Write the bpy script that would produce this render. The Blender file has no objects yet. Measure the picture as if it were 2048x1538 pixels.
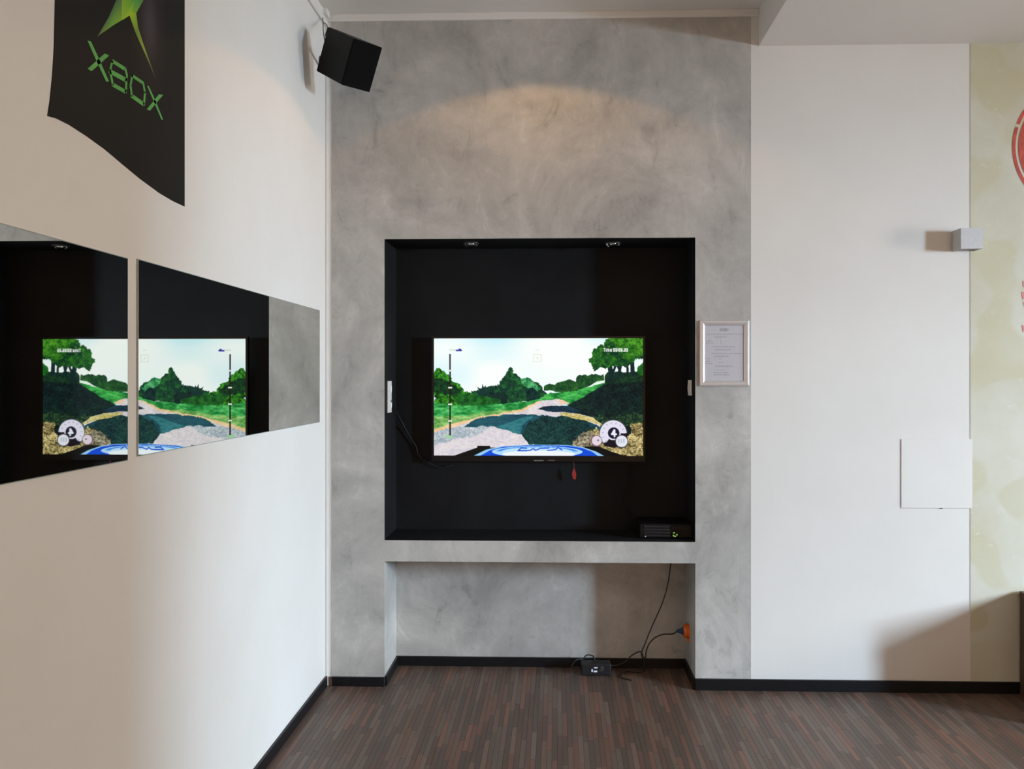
import bpy, bmesh, math, random
import numpy as np
from mathutils import Vector, Matrix

random.seed(7)
S = bpy.context.scene
COL = S.collection

# ------------------------------------------------------------------ camera
F, D, H, PSI = 1650.0, 4.125, 1.55, 0.03
CX, CY = 1114 - F * math.tan(PSI), 755.0
cam = bpy.data.cameras.new('camera')
cam.sensor_width = 36.0
cam.lens = F / 2048 * 36
cam.shift_x = -(CX - 1024) / 2048
cam.shift_y = -(769 - CY) / 2048
cam.clip_start = 0.05
co = bpy.data.objects.new('camera', cam)
COL.objects.link(co)
co.location = (0, -D, H)
co.rotation_euler = (math.pi / 2, 0, PSI)
S.camera = co
S.view_settings.view_transform = 'Standard'
S.view_settings.look = 'None'
S.view_settings.exposure = 0.04
S.view_settings.gamma = 1.0
S.view_settings.use_curve_mapping = False
S.cycles.use_denoising = True
S.cycles.max_bounces = 8
S.cycles.sample_clamp_indirect = 6

# world: overcast daylight outside the windows
w = bpy.data.worlds.new('world')
S.world = w
w.use_nodes = True
w.node_tree.nodes['Background'].inputs[0].default_value = (0.75, 0.86, 1.0, 1)
w.node_tree.nodes['Background'].inputs[1].default_value = 0.15

def area(name, loc, target, sx, sy, power, color, spread=math.pi):
    l = bpy.data.lights.new(name, 'AREA')
    l.shape = 'RECTANGLE'; l.size = sx; l.size_y = sy
    l.energy = power; l.color = color; l.spread = spread
    o = bpy.data.objects.new(name, l); COL.objects.link(o)
    o.location = loc
    o.rotation_euler = (Vector(target) - Vector(loc)).to_track_quat('-Z', 'Y').to_euler()
    return o

def spot(name, loc, half_deg, power, color, blend=0.1, radius=0.03):
    l = bpy.data.lights.new(name, 'SPOT')
    l.spot_size = math.radians(2 * half_deg); l.spot_blend = blend
    l.energy = power; l.color = color; l.shadow_soft_size = radius
    o = bpy.data.objects.new(name, l); COL.objects.link(o)
    o.location = loc
    return o

WIN_Y, WIN_Z, WIN_X = -3.27, 1.78, 6.0        # the narrow side window
area('window_daylight', (WIN_X + 2.0, WIN_Y - 1.25, 2.95), (0.5, 0.2, 1.2), 2.4, 2.6, 6900, (0.61, 0.81, 1.0))
area('added_rear_fill', (1.6, -8.02, 1.5), (1.6, 0, 1.5), 5.4, 2.45, 70, (1.0, 0.58, 0.30))  # added warm fill from an unseen opening behind the camera
area('added_side_fill', (WIN_X + 1.6, -1.5, 2.2), (0, -1.5, 1.4), 1.6, 2.4, 660, (1.0, 0.86, 0.72))  # added fill through an unseen second opening, brightens the left wall
spot('downlight_beam', (-0.08, -0.66, 3.335), 63.5, 9.5, (1.0, 0.56, 0.22), blend=0.03)
for dx, dy in ((2.6, -1.8), (4.4, -2.2), (2.3, -4.6), (5.0, -4.6), (-0.1, -3.2), (-0.1, -5.2)):
    spot('added_downlight_fill', (dx, dy, 3.335 if dx < 1 else 3.17), 75, 5.5, (0.95, 0.97, 1.0), blend=0.8)  # added unseen ceiling spots, ambient fill for the room

# ------------------------------------------------------------------ maths
Cc = np.array([0, -D, H])
FW = np.array([-math.sin(PSI), math.cos(PSI), 0]); RT = np.array([math.cos(PSI), math.sin(PSI), 0]); UP = np.array([0, 0, 1.])
def P(x, y, ax, v):
    """measured pixel -> point on the real plane coordinate[ax] = v"""
    d = FW + RT * (x - CX) / F + UP * (CY - y) / F
    return Vector(Cc + d * (v - Cc[ax]) / d[ax])

def srgb(r, g, b):
    f = lambda c: (c / 255 / 12.92) if c / 255 <= 0.04045 else ((c / 255 + 0.055) / 1.055) ** 2.4
    return (f(r), f(g), f(b), 1)

# ------------------------------------------------------------------ materials
def base_mat(name, col=(0.5, 0.5, 0.5, 1), rough=0.6, metal=0.0, spec=0.5):
    m = bpy.data.materials.new(name); m.use_nodes = True
    b = m.node_tree.nodes['Principled BSDF']
    b.inputs['Base Color'].default_value = col
    b.inputs['Roughness'].default_value = rough
    b.inputs['Metallic'].default_value = metal
    b.inputs['Specular IOR Level'].default_value = spec
    return m, m.node_tree.nodes, m.node_tree.links, b

def noise(n, l, vec, scale, detail=4, rough=0.55, dist=0.0):
    t = n.new('ShaderNodeTexNoise')
    t.inputs['Scale'].default_value = scale; t.inputs['Detail'].default_value = detail
    t.inputs['Roughness'].default_value = rough; t.inputs['Distortion'].default_value = dist
    l.new(vec, t.inputs['Vector'])
    return t.outputs['Fac']

def ramp(n, l, fac, stops):
    r = n.new('ShaderNodeValToRGB')
    e = r.color_ramp.elements
    while len(e) < len(stops): e.new(0.5)
    for el, (p, c) in zip(e, stops):
        el.position = p; el.color = c
    l.new(fac, r.inputs[0])
    return r.outputs[0]

def mix(n, l, a, b, fac, mode='MIX'):
    m = n.new('ShaderNodeMix'); m.data_type = 'RGBA'; m.blend_type = mode
    for s, v in ((m.inputs[6], a), (m.inputs[7], b), (m.inputs[0], fac)):
        if isinstance(v, (tuple, float, int)): s.default_value = v
        else: l.new(v, s)
    return m.outputs[2]

def pos(n, l, scale=(1, 1, 1)):
    g = n.new('ShaderNodeNewGeometry'); mp = n.new('ShaderNodeMapping')
    mp.inputs['Scale'].default_value = scale
    l.new(g.outputs['Position'], mp.inputs['Vector'])
    return mp.outputs[0]

def bump(n, l, h, b, strength=0.2, dist=0.002):
    bp = n.new('ShaderNodeBump'); bp.inputs['Strength'].default_value = strength
    bp.inputs['Distance'].default_value = dist
    l.new(h, bp.inputs['Height']); l.new(bp.outputs[0], b.inputs['Normal'])

def g(v): return (v, v, v, 1)
M = {}
def simple(key, col, rough=0.5, metal=0.0, grain=0.06, scale=60, spec=0.5):
    m, n, l, b = base_mat(key, col, rough, metal, spec)
    v = pos(n, l)
    f = noise(n, l, v, scale, 3)
    l.new(ramp(n, l, f, [(0.3, tuple(c * (1 - grain) for c in col[:3]) + (1,)), (0.7, tuple(min(1, c * (1 + grain)) for c in col[:3]) + (1,))]), b.inputs['Base Color'])
    M[key] = m
    return m

# painted white plaster wall
m, n, l, b = base_mat('white_wall_paint', rough=0.75, spec=0.3)
v = pos(n, l)
l.new(ramp(n, l, noise(n, l, v, 1.6, 5, 0.6), [(0.3, (0.70, 0.685, 0.655, 1)), (0.7, (0.745, 0.735, 0.71, 1))]), b.inputs['Base Color'])
bump(n, l, noise(n, l, v, 90, 4), b, 0.12, 0.001)
M['white'] = m
m, n, l, b = base_mat('ceiling_paint', rough=0.85, spec=0.2)
v = pos(n, l)
l.new(ramp(n, l, noise(n, l, v, 1.2, 4), [(0.3, (0.74, 0.72, 0.69, 1)), (0.7, (0.79, 0.77, 0.74, 1))]), b.inputs['Base Color'])
M['ceiling'] = m

# trowelled grey plaster
m, n, l, b = base_mat('trowelled_grey_plaster', rough=0.55, spec=0.4)
v = pos(n, l)
A = noise(n, l, v, 2.1, 6, 0.66, 0.5)
B = noise(n, l, pos(n, l, (1, 1, 0.55)), 7.5, 9, 0.74, 0.9)
C3 = noise(n, l, pos(n, l, (1, 1, 2.4)), 17, 7, 0.75, 0.8)
c = ramp(n, l, A, [(0.32, (0.31, 0.303, 0.286, 1)), (0.5, (0.42, 0.41, 0.388, 1)), (0.68, (0.53, 0.518, 0.49, 1))])
c = mix(n, l, c, ramp(n, l, B, [(0.30, g(0.62)), (0.43, g(0.96)), (0.57, g(1.04)), (0.70, g(1.3))]), 0.8, 'MULTIPLY')
c = mix(n, l, c, ramp(n, l, C3, [(0.30, g(0.70)), (0.42, g(1.0)), (0.6, g(1.0)), (0.72, g(1.25))]), 0.6, 'MULTIPLY')
l.new(c, b.inputs['Base Color'])
l.new(ramp(n, l, B, [(0.3, g(0.42)), (0.7, g(0.65))]), b.inputs['Roughness'])
bump(n, l, B, b, 0.35, 0.003)
M['plaster'] = m

# patterned green-beige wall covering with olive blotches
m, n, l, b = base_mat('mottled_wallpaper', rough=0.7, spec=0.3)
v = pos(n, l)
A = noise(n, l, v, 1.5, 5, 0.6, 0.4)
B = noise(n, l, v, 3.4, 1, 0.3, 0.0)
C3 = noise(n, l, v, 22, 6, 0.7, 1.0)
c = ramp(n, l, A, [(0.35, (0.54, 0.51, 0.38, 1)), (0.65, (0.62, 0.625, 0.55, 1))])
c = mix(n, l, c, (0.50, 0.46, 0.26, 1), ramp(n, l, B, [(0.50, g(0)), (0.54, g(0.38))]), 'MIX')
c = mix(n, l, c, (0.68, 0.70, 0.66, 1), ramp(n, l, C3, [(0.60, g(0)), (0.72, g(0.5))]), 'MIX')
l.new(c, b.inputs['Base Color'])
M['paper'] = m

# parquet
m, n, l, b = base_mat('dark_parquet', rough=0.42, spec=0.45)
at = n.new('ShaderNodeAttribute'); at.attribute_name = 'tint'
gr = noise(n, l, pos(n, l, (1, 0.06, 1)), 220, 5, 0.7)
c = mix(n, l, at.outputs['Color'], ramp(n, l, gr, [(0.25, g(0.62)), (0.5, g(1.0)), (0.8, g(1.45))]), 0.8, 'MULTIPLY')
l.new(c, b.inputs['Base Color'])
l.new(ramp(n, l, gr, [(0.3, g(0.36)), (0.7, g(0.52))]), b.inputs['Roughness'])
M['parquet'] = m

def grained(key, col, rough, sc):
    m, n, l, b = base_mat(key, col, rough)
    f = noise(n, l, pos(n, l, sc), 40, 5, 0.6)
    l.new(ramp(n, l, f, [(0.3, tuple(c * .6 for c in col[:3]) + (1,)), (0.7, tuple(c * 1.3 for c in col[:3]) + (1,))]), b.inputs['Base Color'])
    M[key] = m
grained('brown_wood', (0.085, 0.045, 0.028, 1), 0.45, (0.4, 3, 3))

simple('black_paint', (0.0075, 0.0082, 0.0095, 1), 0.7, grain=0.25, scale=5, spec=0.2)
simple('black_skirting', (0.007, 0.0075, 0.009, 1), 0.4, grain=0.2, scale=30, spec=0.25)
simple('black_plastic', (0.005, 0.005, 0.005, 1), 0.5, spec=0.2)
simple('gloss_black', (0.005, 0.005, 0.006, 1), 0.3, spec=0.2)
simple('dark_grille', (0.004, 0.004, 0.004, 1), 0.9, spec=0.1)
simple('dark_grey_plastic', (0.014, 0.015, 0.018, 1), 0.45, spec=0.3)
simple('cable_black', (0.010, 0.010, 0.010, 1), 0.45)
simple('white_plastic', (0.72, 0.71, 0.69, 1), 0.35, grain=0.02)
simple('aluminium', (0.72, 0.72, 0.74, 1), 0.42, 0.8, grain=0.03)
simple('brushed_lamp_grey', (0.52, 0.52, 0.53, 1), 0.42, 0.25, grain=0.04)
simple('badge_grey', (0.16, 0.16, 0.16, 1), 0.5)
simple('chrome', (0.75, 0.75, 0.77, 1), 0.12, 1.0, grain=0.02)
simple('paper_white', (0.50, 0.49, 0.53, 1), 0.5, grain=0.02)
simple('faint_print', (0.33, 0.33, 0.37, 1), 0.6)
simple('orange_plastic', (0.80, 0.16, 0.015, 1), 0.35)
simple('blue_plastic', (0.015, 0.05, 0.13, 1), 0.4)
simple('red_tag', (0.35, 0.02, 0.02, 1), 0.5)
simple('raw_wood', (0.28, 0.20, 0.18, 1), 0.7, grain=0.3, scale=25)
simple('label_white', (0.75, 0.75, 0.85, 1), 0.4)
simple('glass_edge', (0.30, 0.36, 0.34, 1), 0.2)
simple('seam_grey', (0.38, 0.36, 0.34, 1), 0.7)
simple('steel_dark', (0.12, 0.12, 0.12, 1), 0.4, 0.8)
simple('emblem_red', (0.44, 0.055, 0.028, 1), 0.6, grain=0.28, scale=45)
simple('red_print', (0.60, 0.22, 0.20, 1), 0.6)

m, n, l, b = base_mat('mirror_silver', (0.80, 0.83, 0.80, 1), 0.012, 1.0)
v = pos(n, l)
l.new(ramp(n, l, noise(n, l, v, 3, 2), [(0.3, g(0.006)), (0.7, g(0.016))]), b.inputs['Roughness'])
M['mirror'] = m

def emis(key, col, strength):
    m = bpy.data.materials.new(key); m.use_nodes = True
    nn = m.node_tree.nodes; b = nn['Principled BSDF']
    b.inputs['Base Color'].default_value = (0.01, 0.01, 0.01, 1)
    b.inputs['Emission Color'].default_value = col; b.inputs['Emission Strength'].default_value = strength
    M[key] = m; return m
emis('lamp_glow', (1, 0.8, 0.55, 1), 12)
emis('green_led', (0.42, 0.85, 0.18, 1), 0.65)
emis('white_led', (0.6, 0.65, 0.75, 1), 0.45)

def attr_mat(key, attr, emit=0.0, rough=0.5):
    m, n, l, b = base_mat(key, rough=rough)
    at = n.new('ShaderNodeAttribute'); at.attribute_name = attr
    if emit:
        b.inputs['Base Color'].default_value = (0.004, 0.004, 0.004, 1)
        l.new(at.outputs['Color'], b.inputs['Emission Color']); b.inputs['Emission Strength'].default_value = emit
        b.inputs['Roughness'].default_value = 0.4; b.inputs['Specular IOR Level'].default_value = 0.08
    else:
        l.new(at.outputs['Color'], b.inputs['Base Color'])
    M[key] = m
attr_mat('screen_picture', 'picture', 0.98)
attr_mat('decal_print', 'ink', 0, 0.45)

# ------------------------------------------------------------------ mesh helpers
def new_bm(): return bmesh.new()
def box(bm, x0, x1, y0, y1, z0, z1, mat=None, bev=0.0):
    vs = [bm.verts.new((x, y, z)) for x in (x0, x1) for y in (y0, y1) for z in (z0, z1)]
    fs = []
    for q in ((0, 1, 3, 2), (4, 6, 7, 5), (0, 4, 5, 1), (2, 3, 7, 6), (0, 2, 6, 4), (1, 5, 7, 3)):
        fs.append(bm.faces.new([vs[i] for i in q]))
    if mat is not None:
        for vv in vs: vv.co = mat @ vv.co
    if bev:
        es = list({e for f_ in fs for e in f_.edges})
        bmesh.ops.bevel(bm, geom=es, offset=bev, segments=2, affect='EDGES', profile=0.5)
    return vs
def obj(name, bm, m, parent=None, smooth=False, recalc=True):
    if recalc: bmesh.ops.recalc_face_normals(bm, faces=bm.faces)
    me = bpy.data.meshes.new(name); bm.to_mesh(me); bm.free()
    me.materials.append(M[m] if isinstance(m, str) else m)
    o = bpy.data.objects.new(name, me); COL.objects.link(o)
    if smooth:
        for p in me.polygons: p.use_smooth = True
    if parent: put(o, parent)
    return o
def put(o, parent):
    o.parent = parent
    o.matrix_parent_inverse = Matrix.Translation(-Vector(parent.location)) if parent.type == 'EMPTY' else Matrix.Identity(4)
def bobj(name, m, dims, parent=None, bev=0.0, mat=None):
    bm = new_bm(); box(bm, *dims, mat=mat, bev=bev); return obj(name, bm, m, parent)
def thing(name, label, cat, loc, group=None):
    o = bpy.data.objects.new(name, None); COL.objects.link(o); o.location = loc
    o.empty_display_size = 0.05
    return tag(o, label, cat, group)
def tag(o, label, cat, group=None):
    o['label'] = label; o['category'] = cat
    if group: o['group'] = group
    return o
def struct(o): o['kind'] = 'structure'; return o

def ring(bm, c, n, r, seg=24, ref=None):
    n = Vector(n).normalized()
    a = Vector(ref) if ref else (Vector((1, 0, 0)) if abs(n.x) < 0.9 else Vector((0, 0, 1)))
    u = (a - n * a.dot(n)).normalized(); v = n.cross(u)
    return [bm.verts.new(Vector(c) + u * r * math.cos(2 * math.pi * i / seg) + v * r * math.sin(2 * math.pi * i / seg)) for i in range(seg)]
def bridge(bm, A, B):
    k = len(A)
    for i in range(k): bm.faces.new((A[i], A[(i + 1) % k], B[(i + 1) % k], B[i]))
def lathe(bm, c, axis, prof, seg=24, cap=True):
    """prof: list of (distance along axis, radius)"""
    ax = Vector(axis).normalized(); rs = [ring(bm, Vector(c) + ax * t, ax, r, seg) for t, r in prof]
    for a, b_ in zip(rs, rs[1:]): bridge(bm, a, b_)
    if cap: bm.faces.new(rs[0]); bm.faces.new(rs[-1])
def spline(pts, k=8):
    pts = [Vector(p) for p in pts]; q = [2 * pts[0] - pts[1]] + pts + [2 * pts[-1] - pts[-2]]; out = []
    for i in range(1, len(q) - 2):
        for j in range(k):
            t = j / k; a, b_, c, d = q[i - 1], q[i], q[i + 1], q[i + 2]
            out.append(0.5 * ((2 * b_) + (c - a) * t + (2 * a - 5 * b_ + 4 * c - d) * t * t + (3 * b_ - a - 3 * c + d) * t ** 3))
    out.append(pts[-1]); return out
def tube(bm, pts, r, seg=8, k=8):
    c = spline(pts, k); prev = None
    up = Vector((0.123, 0.9, 0.31))
    for i, p in enumerate(c):
        d = (c[min(i + 1, len(c) - 1)] - c[max(i - 1, 0)]).normalized()
        rr = ring(bm, p, d, r, seg, ref=up)
        if prev: bridge(bm, prev, rr)
        else: bm.faces.new(rr)
        prev = rr
    bm.faces.new(prev)
def slab_poly(bm, pts, nrm, thick):
    """extrude a polygon of 3-D points by nrm*thick"""
    A = [bm.verts.new(p) for p in pts]; B = [bm.verts.new(Vector(p) + Vector(nrm) * thick) for p in pts]
    bm.faces.new(A); bm.faces.new(B[::-1]); bridge(bm, A, B)

# ------------------------------------------------------------------ the room
XL, XR, YR = -1.165, 6.0, -8.0
NX0, NX1, NZT, LT, LB, ND = -0.870, 0.690, 2.246, 0.732, 0.626, 0.305
PX0, PX1 = -1.134, 0.962           # painted plaster from / to
ZC, ZL, SX = 3.375, 3.195, 1.000   # high ceiling, lowered ceiling, soffit face

bm = new_bm()
box(bm, XL - 0.2, XR + 0.2, ND, ND + 0.15, 0, 3.5)
box(bm, XL - 0.2, NX0, 0, ND, 0, 3.5)
box(bm, NX0, NX1, 0, ND, NZT, 3.5)
box(bm, NX1, XR + 0.2, 0, ND, 0, 3.5)
wall_back = struct(obj('wall_back', bm, 'white'))

t_ = 0.003
bm = new_bm()   # grey plaster coat: front of the pillars and header
box(bm, PX0, NX0 + t_, -t_, 0, 0.0, 3.34)
box(bm, NX1 - t_, PX1, -t_, 0, 0.0, 3.34)
box(bm, NX0 + t_, NX1 - t_, -t_, 0, NZT - 0.0, 3.34)
# lower niche lining
box(bm, NX0, NX1, ND - t_, ND, 0, LB)
box(bm, NX0, NX0 + t_, 0, ND - t_, 0, LB)
box(bm, NX1 - t_, NX1, 0, ND - t_, 0, LB)
gp = obj('grey_plaster', bm, 'plaster', wall_back); gp['label'] = 'trowelled grey plaster coat'
ledge = obj('ledge', (lambda b_: (box(b_, NX0 + t_, NX1 - t_, -t_, ND - t_, LB, LT), b_)[1])(new_bm()), 'plaster', wall_back)
ledge['label'] = 'grey plastered ledge'
bm = new_bm()
box(bm, NX0, NX1, ND - t_, ND, LT, NZT)
box(bm, NX0, NX0 + t_, 0.001, ND - t_, LT, NZT)
box(bm, NX1 - t_, NX1, 0.001, ND - t_, LT, NZT)
box(bm, NX0 + t_, NX1 - t_, 0.001, ND - t_, NZT - t_, NZT)
box(bm, NX0 + t_, NX1 - t_, 0.0005, ND - t_, LT, LT + 0.002)
nl = obj('niche_lining', bm, 'black_paint', wall_back); nl['label'] = 'matt black paint inside the niche'

bm = new_bm()
box(bm, 2.033, 4.6, -0.002, 0, 0.0, ZL)
paper = obj('wallpaper', bm, 'paper', wall_back); paper['label'] = 'mottled green beige wall covering'
# red round emblem printed on it
ec, R0 = P(2159, 293, 1, -0.002), None
R0 = (P(2159, 293, 1, 0) - P(2024, 293, 1, 0)).x
def arc_band(bm, c, r0, r1, a0, a1, y, th, seg=60):
    for i in range(seg):
        t0 = a0 + (a1 - a0) * i / seg; t1 = a0 + (a1 - a0) * (i + 1) / seg
        q = [Vector((c.x + r * math.cos(t), y, c.z + r * math.sin(t))) for r, t in ((r0, t0), (r1, t0), (r1, t1), (r0, t1))]
        vs = [bm.verts.new(p) for p in q]; bm.faces.new(vs)
bm = new_bm()
gap = math.radians(161)
arc_band(bm, ec, R0 - 0.0165, R0, gap + 0.02, gap + 2 * math.pi - 0.03, -0.0035, 0.001, 90)
bmv = [bm.verts.new((ec.x + (R0 - 0.029) * math.cos(2 * math.pi * i / 72), -0.0035, ec.z + (R0 - 0.029) * math.sin(2 * math.pi * i / 72))) for i in range(72)]
bm.faces.new(bmv)
em = obj('round_emblem', bm, 'emblem_red', paper); em['label'] = 'red disc inside a thin red ring'
bm = new_bm()
for (x, y0, y1) in ((2045, 562, 574), (2043, 583, 598), (2046, 604, 612), (2044, 650, 664)):
    a_, b_ = P(x, y0, 1, -0.0035), P(x + 7, y1, 1, -0.0035)
    vs = [bm.verts.new(p) for p in ((a_.x, -0.0035, a_.z), (b_.x, -0.0035, a_.z - 0.003), (b_.x, -0.0035, b_.z), (a_.x + 0.004, -0.0035, b_.z))]
    bm.faces.new(vs)
obj('small_lettering', bm, 'red_print', paper)

bm = new_bm(); box(bm, XL - 0.2, XL, YR - 0.2, 0, 0, 3.5)
wall_left = struct(obj('wall_left', bm, 'white'))
bm = new_bm()   # right wall with the narrow window and an added opening for side fill
wy0, wy1, wz0, wz1 = WIN_Y - 0.31, WIN_Y + 0.31, WIN_Z - 0.625, WIN_Z + 0.625
box(bm, XR, XR + 0.2, YR - 0.2, wy0, 0, 3.5); box(bm, XR, XR + 0.2, wy1, -1.85, 0, 3.5)
box(bm, XR, XR + 0.2, -1.15, 0, 0, 3.5); box(bm, XR, XR + 0.2, -1.85, -1.15, 0, wz0); box(bm, XR, XR + 0.2, -1.85, -1.15, wz1, 3.5)
box(bm, XR, XR + 0.2, wy0, wy1, 0, wz0); box(bm, XR, XR + 0.2, wy0, wy1, wz1, 3.5)
struct(obj('wall_right', bm, 'white'))
PART_Y = -2.83
bm = new_bm(); box(bm, 4.15, 4.3, -5.0, PART_Y, 0, ZL); struct(obj('added_shade_partition', bm, 'white'))  # added unseen blocker, keeps window light off the near left wall
bm = new_bm()
for q in ((wy0 - 0.04, wy0, wz0 - 0.04, wz1 + 0.04), (wy1, wy1 + 0.04, wz0 - 0.04, wz1 + 0.04), (wy0, wy1, wz0 - 0.04, wz0), (wy0, wy1, wz1, wz1 + 0.04)):
    box(bm, XR - 0.02, XR, *q)
struct(obj('window_1', bm, 'white_plastic'))
bm = new_bm()   # rear wall, its wide opening added for the warm fill light
box(bm, XL, -1.15, YR - 0.2, YR, 0, 3.5); box(bm, 4.35, XR, YR - 0.2, YR, 0, 3.5)
box(bm, -1.15, 4.35, YR - 0.2, YR, 0, 0.25); box(bm, -1.15, 4.35, YR - 0.2, YR, 2.75, 3.5)
struct(obj('wall_rear', bm, 'white'))
bm = new_bm()
for x in (-1.15, 0.65, 2.45, 4.29): box(bm, x, x + 0.06, YR, YR + 0.03, 0.25, 2.75)
struct(obj('added_rear_window', bm, 'white_plastic'))  # mullions of the added rear opening, out of view
bm = new_bm(); box(bm, XL, SX, YR, 0, ZC, ZC + 0.12)
ceiling = struct(obj('ceiling', bm, 'ceiling'))
bm = new_bm(); box(bm, SX, XR, YR, 0, ZL, ZC + 0.12)
lc = obj('lowered_ceiling', bm, 'ceiling', ceiling); lc['label'] = 'lowered white ceiling with a straight side face'

# ------------------------------------------------------------------ floor
bm = new_bm(); box(bm, XL - 0.2, XR + 0.2, YR - 0.2, ND + 0.15, -0.12, -0.008)
M['subfloor'] = simple('subfloor', (0.045, 0.032, 0.027, 1), 0.45, grain=0.4, scale=35)
floor = struct(obj('floor', bm, 'subfloor'))
SW, SLN = 0.022, 0.26
tints = []
for i in range(18):
    v = 0.66 + 0.62 * random.random(); r_ = random.random()
    c = (0.108 * v * (1 + 0.55 * r_), 0.083 * v * (1 + .03 * r_), 0.066 * v * (1 - .10 * r_))
    tints.append(c)
def paint(me, name, cols):
    ca = me.color_attributes.new(name, 'FLOAT_COLOR', 'CORNER')
    buf = np.ones((len(me.loops), 4), dtype=np.float32); buf[:, :3] = cols
    ca.data.foreach_set('color', buf.ravel())
def strip_vf(x, y, z, cx, ly):
    hx = cx / 2; b = 0.00025
    v = [(x + sx * hx, y + sy * ly / 2, z - 0.008) for sx in (-1, 1) for sy in (-1, 1)] + [(x + sx * (hx - b), y + sy * (ly / 2 - b), z) for sx in (-1, 1) for sy in (-1, 1)]
    f = [(4, 6, 7, 5), (0, 4, 5, 1), (2, 3, 7, 6), (0, 2, 6, 4), (1, 5, 7, 3)]
    return v, f
smesh = []
for i, c in enumerate(tints):
    v, f = strip_vf(0, 0, 0, SW - 0.0003, SLN - 0.0004)
    me = bpy.data.meshes.new('floor_strip'); me.from_pydata(v, [], f); me.materials.append(M['parquet'])
    paint(me, 'tint', c); smesh.append(me)
strips = []
ncol = int((3.6 - XL) / SW)
for i in range(ncol):
    x = XL + SW * (i + 0.5); off = random.random() * SLN
    y = -2.4 - off
    while y - SLN / 2 < ND:
        yy = y
        ye = min(yy + SLN / 2, ND); ys = yy - SLN / 2
        full = ye == yy + SLN / 2
        strips.append((x, (ys + ye) / 2, ye - ys, random.randrange(18), -0.00025 * random.random(), full))
        y += SLN
def pix(p):
    q = np.array(p) - Cc; z = q @ FW
    return CX + F * (q @ RT) / z, CY - F * q[2] / z, z
vis = []
for i, s in enumerate(strips):
    px, py, z = pix((s[0], s[1], 0))
    if s[5] and 0 < px < 2048 and py < 1530 and s[1] < -0.12: vis.append((z, i))
vis.sort(); single = {i for _, i in vis[:300]}
VV, FF, CC = [], [], []
for i, (x, y, ln, ti, dz, full) in enumerate(strips):
    if i in single:
        o = bpy.data.objects.new('floor_strip', smesh[ti]); COL.objects.link(o); o.location = (x, y, dz); o.parent = floor
    else:
        v, f = strip_vf(x, y, dz, SW - 0.0003, ln - 0.0004); k = len(VV)
        VV += v; FF += [tuple(a + k for a in q) for q in f]; CC += [tints[ti]] * 20
me = bpy.data.meshes.new('parquet_strips'); me.from_pydata(VV, [], FF); me.materials.append(M['parquet'])
paint(me, 'tint', np.array(CC, dtype=np.float32))
o = bpy.data.objects.new('parquet_strips', me); COL.objects.link(o); o.parent = floor; o['kind'] = 'stuff'

# ------------------------------------------------------------------ skirting, trims
BH, BT = 0.050, 0.013
bl = struct(bobj('baseboard_left', 'black_skirting', (XL, XL + BT, YR + 0.05, -0.0135, 0, BH), bev=0.002))
bb = struct(bobj('baseboard_back', 'black_skirting', (NX1 - 0.003, XR - 0.02, -t_ - BT, -t_, 0, BH + 0.006), bev=0.002))
bobj('skirting_piece', 'black_skirting', (-1.028, NX0 + 0.003, -t_ - BT, -t_, 0, BH - 0.004), bb, 0.002)
bobj('skirting_piece', 'black_skirting', (-1.130, -1.0295, -t_ - BT, -t_, 0, BH - 0.004), bb, 0.002)
o = bobj('skirting_piece', 'raw_wood', (-1.151, -1.131, -t_ - 0.004, 0, 0, BH - 0.006), bb, 0.001); o['label'] = 'bare brown offcut at the corner'
bobj('skirting_piece', 'black_skirting', (NX0 + t_, NX0 + t_ + BT, -t_, ND - t_ - BT, 0, BH - 0.002), bb, 0.002)
bobj('skirting_piece', 'black_skirting', (NX1 - t_ - BT, NX1 - t_, -t_, ND - t_ - BT, 0, BH + 0.003), bb, 0.002)
bobj('skirting_piece', 'black_skirting', (NX0 + t_, NX1 - t_, ND - t_ - BT, ND - t_, 0, BH), bb, 0.002)
struct(bobj('trim_1', 'white', (XL, -1.151, -0.010, 0, 0.0, 3.34), bev=0.003))      # corner bead
struct(bobj('trim_2', 'white', (XL + 0.012, SX - 0.001, -0.014, 0, 3.339, ZC), bev=0.003))   # cornice over the plaster
struct(bobj('trim_3', 'white', (XL, XL + 0.012, YR, 0, 3.312, ZC), bev=0.004))

# ------------------------------------------------------------------ television
TY = 0.247
tl, br_ = P(868, 677, 1, TY), P(1286, 912, 1, TY)
tx0, tx1, tz0, tz1 = tl.x, br_.x, br_.z, tl.z
tv = thing('television', 'flat black television showing a driving game, mounted in the black niche', 'television', ((tx0 + tx1) / 2, TY + 0.03, tz0))
bm = new_bm()
bz = 0.011
box(bm, tx0 - bz, tx0, TY - 0.006, TY + 0.02, tz0 - 0.030, tz1 + bz); box(bm, tx1, tx1 + bz, TY - 0.006, TY + 0.02, tz0 - 0.030, tz1 + bz)
box(bm, tx0, tx1, TY - 0.006, TY + 0.02, tz1, tz1 + bz); box(bm, tx0, tx1, TY - 0.006, TY + 0.02, tz0 - 0.030, tz0)
obj('bezel', bm, 'gloss_black', tv)
bobj('back_cover', 'black_plastic', (tx0 + 0.02, tx1 - 0.02, TY + 0.02, TY + 0.045, tz0 + 0.02, tz1 - 0.02), tv, 0.006)
bobj('wall_mount', 'steel_dark', (-0.25, 0.05, TY + 0.045, ND - t_, 1.3, 1.6), tv, 0.002)
a_, b_ = P(1068, 920, 1, TY - 0.007), P(1087, 922.4, 1, TY - 0.007)
bobj('maker_badge', 'badge_grey', (a_.x, b_.x, TY - 0.0075, TY - 0.006, b_.z, a_.z), tv)
a_, b_ = P(1096, 920, 1, TY - 0.007), P(1110, 922, 1, TY - 0.007)
bobj('receiver_window', 'steel_dark', (a_.x, b_.x, TY - 0.0075, TY - 0.006, b_.z, a_.z), tv)

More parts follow.
